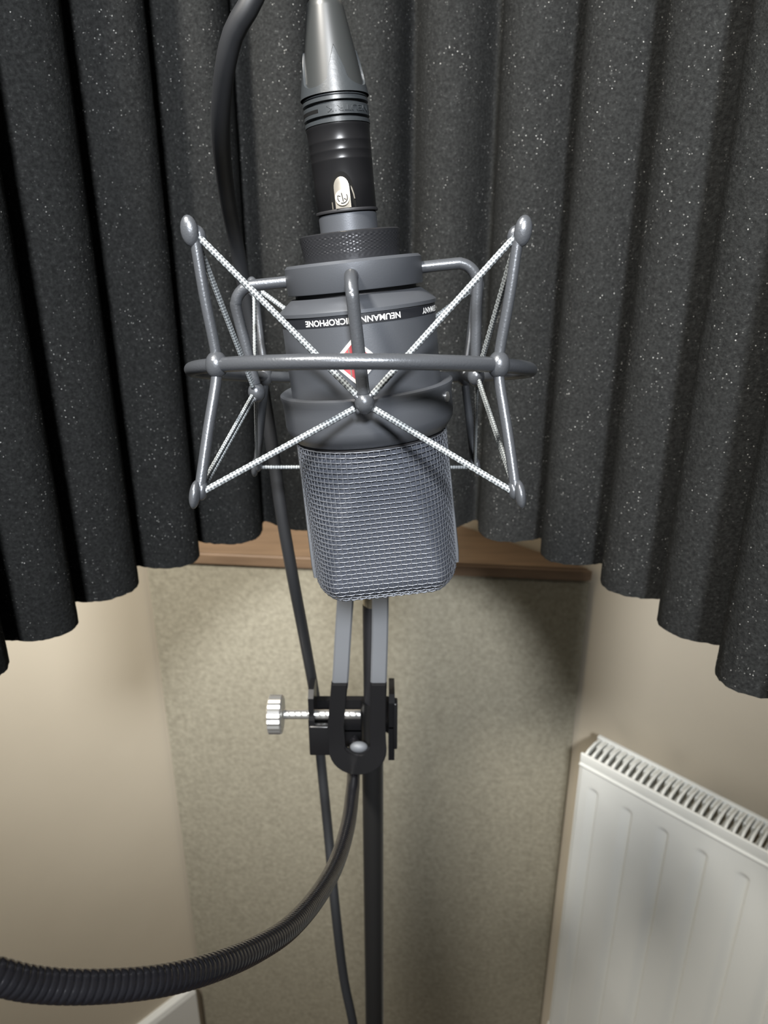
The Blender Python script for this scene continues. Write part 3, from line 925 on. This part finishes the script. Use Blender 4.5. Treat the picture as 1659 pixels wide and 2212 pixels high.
for j in range(NZp + 1):
    for k in range(S):
        a = 2 * pi * k / S
        ph = (math.degrees(a) - 9) % 90.0
        x_ = abs(ph - 45) / 45                        # 1 on a petal's axis, 0 in the notch
        top = 97.0 + (3.2 * (1 - sqrt(max(0, 1 - (x_ / .62) ** 2))) if x_ < .62 else 3.2 + 8.2 * ((x_ - .62) / .38) ** .85)
        z = 95.0 + (top - 95.0) * j / NZp
        r = cone_r(z) + .60 - (.25 if j == NZp else 0)
        vs.append(V((r * sin(a), -r * cos(a), z)) * MM)
for j in range(NZp):
    for k in range(S): fs.append((j * S + k, j * S + (k + 1) % S, (j + 1) * S + (k + 1) % S, (j + 1) * S + k))
b0 = len(vs)
for k in range(S):
    v_ = vs[NZp * S + k]; q_ = V((v_.x, v_.y, 0)).normalized() * (V((v_.x, v_.y, 0)).length - .0012); vs.append(V((q_.x, q_.y, v_.z)))
for k in range(S): fs.append((NZp * S + k, NZp * S + (k + 1) % S, b0 + (k + 1) % S, b0 + k))
mb = MB(); mb.add(vs, fs); mb.build('boot_petals', RUBBER, cabl, xf=C2, angle=35)
mb = MB(); lathe(mb, [(cone_r(95) - .1, 95), (cone_r(108) - .05, 108), (5.9, 119.5), (5.5, 121.2), (4.6, 122.2), (3.3, 122.6)], 72); mb.build('boot', mat('dark_rubber_sleeve', (.026, .028, .028), .38), cabl, xf=C2)
cinv = cabl.matrix_world.inverted()
ctop = MIC @ V((0, 0, .116)); ctop2 = MIC @ V((0, 0, .1245))
rest = [(-.0208, .2625, 1.3990), (-.0262, .2575, 1.4050), (-.0330, .2540, 1.3955), (-.0391, .2515, 1.3837), (-.0454, .2540, 1.3761), (-.0504, .2607, 1.3658), (-.0556, .2758, 1.3520), (-.0612, .3070, 1.3345), (-.0638, .3330, 1.3155), (-.0622, .3450, 1.2852),
        (-.0591, .3490, 1.2522), (-.0556, .3490, 1.2174), (-.0530, .3480, 1.1870), (-.0492, .3520, 1.1460), (-.0462, .3700, 1.0930), (-.0432, .3850, 1.0400), (-.0417, .3860, .9990), (-.0376, .3760, .9470), (-.0329, .3591, .8966), (-.0283, .355, .8356), (-.0217, .3504, .7901), (-.012, .345, .70), (.01, .31, .5), (.05, .25, .2), (.10, .2, -.025), (.2, .15, -.0565), (.5, .1, -.0565)]
pth = resample(catmull([cinv @ ctop, cinv @ ctop2] + [cinv @ V(p) for p in rest], 10), .004)
mb = MB(); tube(mb, pth, .0032, 16); mb.build('cord', CABLE, cabl)

# ------------------------------------------------------------------ light
def spot(name, loc, target, radius, power, color, cone, blend):
    l = bpy.data.lights.new(name, 'SPOT'); l.shadow_soft_size = radius; l.energy = power; l.color = color
    l.spot_size = R(cone); l.spot_blend = blend
    o = bpy.data.objects.new(name, l); COL.objects.link(o); o.location = loc
    o.rotation_euler = (V(target) - V(loc)).to_track_quat('-Z', 'Y').to_euler()
    return o
spot('unseen_overhead_lamp', (-.52, -.35, 2.30), (-.14, .75, 1.32), .10, 232, (1, .95, .87), 70, 1)  # unseen overhead lamp, cone narrowed to darken the lower walls
spot('unseen_front_lamp', (.06, -1.15, 2.06), (.02, .5, 1.43), .11, 255, (.95, .97, 1), 48, 1)  # unseen lamp in front, placed and coned to brighten the left foam
w = bpy.data.worlds.new('world'); SC.world = w; w.use_nodes = True
w.node_tree.nodes['Background'].inputs['Color'].default_value = (.92, .96, 1, 1)
w.node_tree.nodes['Background'].inputs['Strength'].default_value = .085

SC.view_settings.view_transform = 'Standard'; SC.view_settings.look = 'None'
SC.view_settings.exposure = 0.0; SC.view_settings.gamma = 1.0; SC.view_settings.use_curve_mapping = False
